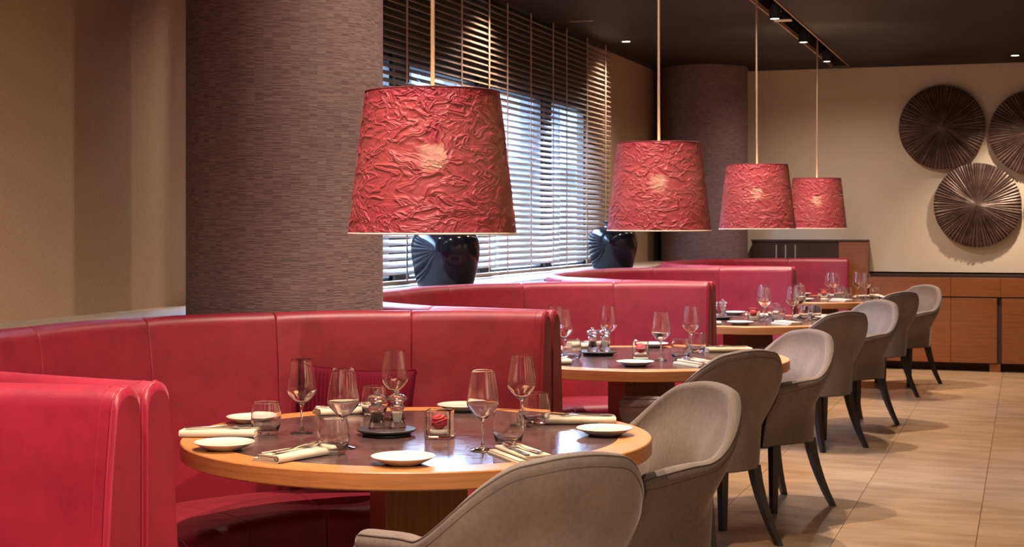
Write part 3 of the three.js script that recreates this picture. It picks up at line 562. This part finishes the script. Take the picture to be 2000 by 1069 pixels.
const cubeG = (() => {                                            // hollow glass cube: thick floor, chamfered corners, eased rim
  const o = 0.039, i = 0.0335, h = 0.082, sq = (r, c, y) => [[-r + c, y, -r], [r - c, y, -r], [r, y, -r + c], [r, y, r - c], [r - c, y, r], [-r + c, y, r], [-r, y, r - c], [-r, y, -r + c]];
  const g = loft([sq(0.002, 0.0005, 0), sq(o - 0.002, 0.004, 0), sq(o, 0.004, 0.002), sq(o, 0.004, h - 0.0015), sq(o - 0.0015, 0.0035, h), sq(i + 0.0012, 0.003, h), sq(i, 0.003, h - 0.0015), sq(i, 0.003, 0.012), sq(0.002, 0.0005, 0.012)], { closed: true }); return toCreasedNormals(g, 0.3);
})();
const millG = (() => {
  const body = lathe([[0, 0], [0.021, 0], [0.022, 0.002], [0.022, 0.014], [0.0185, 0.018], [0.0165, 0.030], [0.0165, 0.050], [0.0205, 0.054], [0.0205, 0.060], [0.0150, 0.062], [0.0140, 0.062], [0.0140, 0.016], [0, 0.014]], 32);
  const crown = merge([lathe([[0, 0.063], [0.014, 0.063], [0.017, 0.070], [0.0245, 0.076], [0.0255, 0.081], [0.022, 0.086], [0.010, 0.090], [0, 0.091]], 24), new THREE.SphereGeometry(0.0065, 16, 12).translate(0, 0.096, 0)]);
  const fill = new THREE.CylinderGeometry(0.0132, 0.0132, 0.026, 20).translate(0, 0.0295, 0);
  for (const g of [body, crown, fill]) g.scale(1.18, 1.14, 1.18);
  return { body, crown, fill };
})();
const SEAT = ['disc-facing bench seat', 'window-side bench seat', 'disc-backing bench seat', 'disc-facing armchair', 'disc-backing armchair'];
// table-local places [x, z] (and turn of the cloth in degrees) read from the photograph
const LAY = [
  { plate: [[-0.405, 0.455], [-0.605, -0.085], [-0.085, -0.605], [0.176, 0.535], [0.535, -0.18]],
    napkin: [[-0.155, 0.520, -19], [-0.560, 0.205, -70], [-0.43, -0.43, -50], [0.430, 0.330, 40], [0.385, -0.435, -70]],
    wine: [[-0.097, 0.325], [-0.350, 0.080], [-0.215, -0.325], [0.293, 0.236], [0.240, -0.270]],
    tumbler: [[-0.082, 0.422], [-0.445, 0.130], [-0.317, -0.39], [0.326, 0.109], [0.256, -0.372]], tray: [-0.089, 0.034], cube: [0.083, 0.035] },
  { plate: [[-0.50, 0.345], [-0.615, -0.02], [-0.090, -0.605], [0.085, 0.450], [0.52, -0.20]],
    napkin: [[-0.33, 0.475, -65], [-0.60, 0.185, -12], [-0.43, -0.50, -40], [0.330, 0.335, 40], [0.330, -0.470, -62]],
    wine: [[-0.36, 0.09], [-0.49, -0.20], [-0.250, -0.330], [0.133, 0.150], [0.150, -0.440]],
    tumbler: [[-0.272, 0.250], [-0.575, -0.235], [-0.305, -0.405], [0.205, 0.053], [0.200, -0.345]], tray: [-0.225, -0.046], cube: [0.010, 0.045] },
];
LAY[2] = { plate: [[-0.405, 0.40], [-0.60, -0.085], [-0.20, -0.58], [0.04, 0.50], [0.50, -0.20]], napkin: [[-0.2, 0.52, -72], [-0.55, 0.215, -50], [0.02, -0.46, -80], [0.31, 0.37, 40], [0.36, -0.43, -62]],
  wine: [[-0.05, -0.20], [0.05, 0.25], [0.19, -0.25], [0.16, 0.22], [0.30, -0.25]], tumbler: [[-0.32, 0.20], [0.12, -0.32], [0.26, 0.10], [0.25, -0.10], [0.40, -0.10]], tray: [-0.20, -0.02], cube: [0.04, 0.02] };
LAY[2].wine = [[-0.30, 0.30], [0.060, -0.26], [0.135, 0.13], [0.290, -0.06], [0.30, -0.30]];
LAY[2].tumbler = [[-0.38, 0.24], [0.12, -0.36], [0.23, 0.17], [0.375, -0.10], [0.405, -0.29]];
LAY[3] = { plate: [[-0.42, 0.38], [-0.60, -0.085], [-0.22, -0.58], [-0.06, 0.46], [0.54, -0.16]], napkin: [[-0.25, 0.52, -72], [-0.55, 0.215, -50], [0.05, -0.48, -80], [0.24, 0.40, 40], [0.38, -0.40, -62]],
  wine: [[-0.32, 0.28], [0.060, -0.30], [0.135, -0.02], [0.40, 0.0], [0.31, -0.22]], tumbler: [[-0.40, 0.22], [0.14, -0.36], [0.21, 0.12], [0.47, -0.06], [0.22, -0.18]], tray: [-0.18, -0.02], cube: [0.05, 0.02] };
TABLES.forEach(([tx, tz], k) => {
  const lay = LAY[k], at = ([x, z], dy = 0) => [tx + x, TABLE_H + dy, tz + z], tb = TBL[k], r = rng(300 + k);
  for (let s = 0; s < 5; s++) {
    const where = `at the ${SEAT[s]}, ${tb}`;
    single('bread_plate', plateG, M.porcelain, `white bread plate ${where}`, 'plate', at(lay.plate[s], 0.0002), 0, 'bread plates on the tables');
    const [nx, nz, deg] = lay.napkin[s], turn = deg * Math.PI / 180 + (r() - 0.5) * 0.1;
    single('folded_napkin', napkinG, M.napkin, `cream folded napkin ${where}`, 'napkin', at([nx, nz], 0.0003), turn, 'folded napkins on the tables');
    single('wine_glass', GLASS.wine, M.glass, `empty wine glass ${where}`, 'wine glass', at(lay.wine[s], 0.0002), 0, 'wine glasses on the tables');
    single('water_tumbler', GLASS.tumbler, M.glass, `empty water tumbler ${where}`, 'tumbler', at(lay.tumbler[s], 0.0002), 0, 'water tumblers on the tables');
    if (k < 2) {
      const inward = Math.atan2(-nx, -nz), f = turn + (Math.cos(turn - inward) < 0 ? Math.PI : 0) + Math.PI;      // tines towards the table's middle
      const side = (d) => [nx + Math.cos(turn) * d, nz - Math.sin(turn) * d];
      single('fork', forkG, M.steel, `steel fork on the napkin ${where}`, 'fork', at(side(0.014), 0.0215), f + 0.10, 'forks on the napkins');
      single('knife', knifeG, M.steel, `steel knife on the napkin ${where}`, 'knife', at(side(-0.012), 0.0215), f - 0.05, 'knives on the napkins');
    }
  }
  const tray = thing('slate_tray', `round dark slate tray carrying two clear mills, ${tb}`, 'tray', at(lay.tray), 0, 'slate trays on the tables');
  mesh('slate_top', lathe([[0, 0.010], [0.080, 0.010], [0.089, 0.0135], [0.0905, 0.018], [0.088, 0.020], [0, 0.020]], 20), M.slate, tray);
  mesh('tray_foot', lathe([[0, 0], [0.072, 0], [0.074, 0.0025], [0.074, 0.0105], [0, 0.0105]], 20), M.blackMetal, tray);
  [['pepper', M.pepper, -0.026, 0.014], ['salt', M.salt, 0.028, -0.016]].forEach(([n, mat, dx, dz]) => {
    const m = thing(`${n}_mill`, `clear acrylic ${n} mill on the slate tray, ${tb}`, 'mill', at([lay.tray[0] + dx, lay.tray[1] + dz], 0.0202), 0, `${n} mills on the slate trays`);
    mesh('body', millG.body, M.glass, m); mesh('crown_knob', millG.crown, M.glass, m); mesh('filling', millG.fill, mat, m);
  });
  const turn = [0.20, 0.22, 0.3, 0.3][k];
  const cube = thing('glass_cube', `clear glass cube holder with white wax around a red rose, ${tb}`, 'candle holder', at(lay.cube, 0.0002), turn, 'glass cubes on the tables');
  mesh('glass_wall', cubeG, M.glass, cube); mesh('wax_bed', lathe([[0, 0.0123], [0.026, 0.0123], [0.0285, 0.016], [0.0285, 0.022], [0.026, 0.0255], [0, 0.0262]], 32), M.wax, cube);
  const rz = single('rose_head', roseG, M.rose, `red rose in the glass cube on the ${tb}`, 'rose', at(lay.cube, 0.0480), turn + k, 'roses in the glass cubes'); rz.rotation.z = 0.2; rz.rotation.x = 0.3;
});

// ---------------------------------------------------------------- cushion on the bench
{
  const n = 40, f = (u, v) => { const w = (1 - Math.pow(Math.abs(u), 3.2)) * (1 - Math.pow(Math.abs(v), 3.2)); return Math.pow(Math.max(w, 0), 0.45); };
  const side = (s) => { const rings = []; for (let i = 0; i <= 120; i++) { const ring = []; for (let j = 0; j <= n; j++) { const u = i / 60 - 1, v = j / n * 2 - 1, pin = 1 - 0.06 * (1 - v * v) * Math.abs(u) ** 6; const h = f(u, v), rib = 0.0022 * Math.cos(u * Math.PI * 30) * Math.min(1, h * 2); ring.push([u * 0.21 * (1 - 0.05 * (1 - Math.abs(v))), v * 0.205 * (1 - 0.07 * (1 - u * u)), s * (0.065 * h + rib)]); } rings.push(ring); } return loft(s > 0 ? rings.reverse() : rings); };
  const t = thing('cushion', 'ribbed burgundy cushion leaning on the red bench back', 'cushion', [-2.27, 0.69, -4.945], 0.40);
  t.rotation.x = -0.16;
  mesh('cover', merge([side(1), side(-1)]), M.cord, t);
  const edge = []; for (let i = 0; i < 64; i++) { const a = i / 64 * 8, q = Math.floor(a / 2), e = a % 2 - 1; const [u, v] = [[e, 1], [1, -e], [-e, -1], [-1, e]][q]; edge.push([u * 0.21 * (1 - 0.05 * (1 - Math.abs(v))), v * 0.205 * (1 - 0.07 * (1 - u * u)), 0]); }
  mesh('piping', tube(edge, 0.004, 200, 6, true), M.cord, t);
}

// ---------------------------------------------------------------- wall discs
{
  const R = 0.405, N = 84;
  const disc = (seed) => {
    const r = rng(seed), cut = [0]; for (let i = 0; i < N; i++) cut.push(cut.at(-1) + 0.6 + 0.8 * r()); const tot = cut.at(-1), rings = [], M_ = 14;
    const ang = [], hgt = []; for (let i = 0; i < N; i++) { const a = cut[i] / tot, b = cut[i + 1] / tot, d = (r() - 0.5) * 0.5; for (const [f, h] of [[0.02, 0.0], [0.18, 0.72 + d], [0.5, 1.0 + d], [0.82, 0.72 + d]]) { ang.push((a + (b - a) * f) * Math.PI * 2); hgt.push(h); } }
    for (let k = 0; k <= M_; k++) { const q = k / M_, rad = R * q; rings.push(ang.map((a, i) => { const e = k === M_ ? R * (1 - 0.008 * (hgt[i] % 0.37)) : rad; return [Math.cos(a) * e, Math.sin(a) * e, 0.085 * (1 - q) * (1 - 0.3 * q) + 0.030 + 0.016 * hgt[i] * sstep(0, 0.5, q) - (k === M_ ? 0.006 : 0)]; })); }
    rings.push(ang.map((a) => [Math.cos(a) * R * 0.985, Math.sin(a) * R * 0.985, 0.0]));
    const g = toCreasedNormals(loft(rings, { closed: true, uv: (i, j) => [rings[i][j % ang.length][0], rings[i][j % ang.length][1]] }), 0.35); return g;
  };
  [[-0.775, 2.345, 'upper fluted dark wall disc nearer the tall wooden cabinet'], [-0.448, 1.592, 'lower fluted dark wall disc nearer the tall wooden cabinet'], [0.062, 2.280, 'upper fluted dark wall disc farther from the tall wooden cabinet'], [0.375, 1.500, 'lower fluted dark wall disc farther from the tall wooden cabinet']].forEach(([x, y, label], i) => {
    single('wall_disc', disc(40 + i), M.bronze, label, 'wall disc', [x, y, WALL_Z + 0.02], 0, 'fluted wall discs');
  });
}

// ---------------------------------------------------------------- cabinets along the back wall
{
  const zf = -15.17, zb = WALL_Z - 0.38, top = 0.905;
  const low = (x0, x1, label, drawers, doors) => {
    const t = thing('sideboard', label, 'cabinet', [0, 0, 0], 0, 'built-in wooden sideboards');
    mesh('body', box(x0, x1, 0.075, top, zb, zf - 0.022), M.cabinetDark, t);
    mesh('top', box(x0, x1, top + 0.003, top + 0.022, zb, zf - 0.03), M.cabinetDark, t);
    for (const [a, b] of drawers) mesh('drawer_front', shiftUV(rbox(b - a - 0.003, 0.180, 0.02, 0.002, (a + b) / 2, 0.805, zf - 0.01), a, 0), M.cabinet, t);
    for (const [a, b] of doors) mesh('door', shiftUV(rbox(b - a - 0.003, 0.618, 0.02, 0.002, (a + b) / 2, 0.393, zf - 0.01), a * 3, 0.2), M.cabinet, t);
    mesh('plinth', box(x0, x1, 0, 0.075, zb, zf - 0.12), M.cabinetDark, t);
    mesh('foot', box(x1 - 0.10, x1, 0, 0.075, zf - 0.11, zf - 0.012), M.cabinet, t);
    mesh('side_post', box(x1 - 0.028, x1, 0.085, 0.70, zf - 0.05, zf - 0.028), M.cabinetDark, t);
  };
  low(-1.46, -0.235, 'cherry wood sideboard beside the dark cabinet, below the lowest disc', [[-1.46, -0.69], [-0.69, -0.235]], [[-1.46, -1.09], [-1.09, -0.69], [-0.69, -0.265]]);
  low(-0.235, 0.80, 'cherry wood sideboard reaching the picture edge below the discs', [[-0.235, 0.80]], [[-0.225, 0.30], [0.30, 0.77]]);
  const t = thing('tall_cabinet', 'taller wooden cabinet with dark doors and light end panel behind the last booth', 'cabinet');
  const f = -15.08;
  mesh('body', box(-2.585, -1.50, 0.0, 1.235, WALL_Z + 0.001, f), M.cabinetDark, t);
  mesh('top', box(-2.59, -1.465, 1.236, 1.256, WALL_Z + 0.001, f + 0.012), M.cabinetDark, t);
  mesh('end_panel', shiftUV(box(-1.735, -1.465, 0.0, 1.234, WALL_Z + 0.001, f + 0.012), 0.2, 0.1), M.cabinet, t);
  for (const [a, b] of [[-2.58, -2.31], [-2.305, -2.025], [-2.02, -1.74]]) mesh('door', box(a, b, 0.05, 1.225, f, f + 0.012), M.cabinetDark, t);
  for (const px of [1517, 1535, 1554]) { const u = (px - 1000) / FOC, d = -f / (u * Math.sin(YAW) + Math.cos(YAW)), x = u * d * Math.cos(YAW) - d * Math.sin(YAW); mesh('bar_handle', rbox(0.010, 0.24, 0.014, 0.003, x, 1.085, f + 0.026), M.rod, t); }
}

// ---------------------------------------------------------------- ceiling track and downlights
{
  const cx = (SLOT_X0 + SLOT_X1) / 2;
  const tr = thing('light_track', 'black lighting track in the ceiling slot above the tables', 'track');
  mesh('rail', box(cx - 0.02, cx + 0.02, CEIL + 0.17, CEIL + 0.205, -14.95, -0.5), M.blackMetal, tr);
  SPOT_Z.forEach((z, k) => {
    const t = thing('track_spotlight', `black track spotlight in the ceiling slot, ${['ninth', 'eighth', 'seventh', 'sixth', 'fifth', 'fourth', 'third', 'second', 'first'][k]} from the disc wall`, 'spotlight', [cx, CEIL + 0.168, z], 0, 'spotlights on the ceiling track');
    mesh('adapter', rbox(0.03, 0.03, 0.12, 0.005, 0, -0.016, 0), M.blackMetal, t);
    mesh('stem', new THREE.CylinderGeometry(0.008, 0.008, 0.09, 12).translate(0, -0.07, 0), M.blackMetal, t);
    mesh('yoke', rbox(0.012, 0.09, 0.03, 0.004, 0.045, -0.145, 0), M.blackMetal, t);
    mesh('housing', lathe([[0, 0], [0.020, 0], [0.036, -0.012], [0.040, -0.03], [0.040, -0.125], [0.036, -0.125], [0.036, -0.116], [0, -0.116]], 32).translate(0, -0.115, 0), M.blackMetal, t);
    mesh('lens', new THREE.CircleGeometry(0.036, 32).rotateX(Math.PI / 2).translate(0, -0.236, 0), M.lens, t);
    for (const [name, cd, cone, soft] of [['spot_beam', SPOT_POWER, 0.66, 0.55], ['spot_spill', SPILL_POWER, 1.45, 1.0]]) {      // the beam and the stray light of one lamp
      const s = new THREE.SpotLight(lin(...NEUTRAL), cd, 0, cone, soft, 2); s.position.set(0, -0.245, 0); s.target.position.set(0.06, -2.0, 0); s.castShadow = true; s.shadow.radius = 1.2; s.name = name; t.add(s, s.target);
    }
  });
  const arm = thing('track_bracket', 'pale metal plate hanging from the ceiling slot', 'bracket', [cx, CEIL, -11.35]);
  mesh('hanger', rbox(0.010, 0.17, 0.05, 0.003, 0.055, 0.06, 0), M.blackMetal, arm); mesh('plate', rbox(0.13, 0.010, 0.07, 0.003, -0.005, -0.028, 0), M.whiteMetal, arm);
  DOWNLIGHTS.forEach(([x, z, cd, cone, where, aim = [0, -2, 0]]) => {
    const t = thing('downlight', `small recessed ceiling downlight ${where}`, 'downlight', [x, CEIL, z], 0, 'recessed ceiling downlights');
    mesh('trim_ring', lathe([[0.034, 0.0], [0.050, -0.004], [0.052, 0.0], [0.034, 0.004], [0.034, 0.0]], 32), M.blackMetal, t);
    mesh('lens', new THREE.CircleGeometry(0.034, 32).rotateX(Math.PI / 2).translate(0, -0.001, 0), M.lens, t);
    const s = new THREE.SpotLight(lin(...NEUTRAL), cd, 0, cone, 0.7, 2); s.position.set(0, -0.012, 0); s.target.position.set(...aim); s.castShadow = true; s.shadow.radius = 2; s.name = 'downlight_beam'; t.add(s, s.target);
  });
  single('ceiling_vent', merge([box(-0.09, 0.09, -0.006, 0, -0.012, 0.012), box(-0.09, 0.09, -0.006, 0, 0.02, 0.03)]), M.ceilingTrim, 'narrow slotted vent in the dark ceiling near the blinds', 'vent', [-3.20, CEIL, -11.1]);
}

renderer.render(scene, camera);
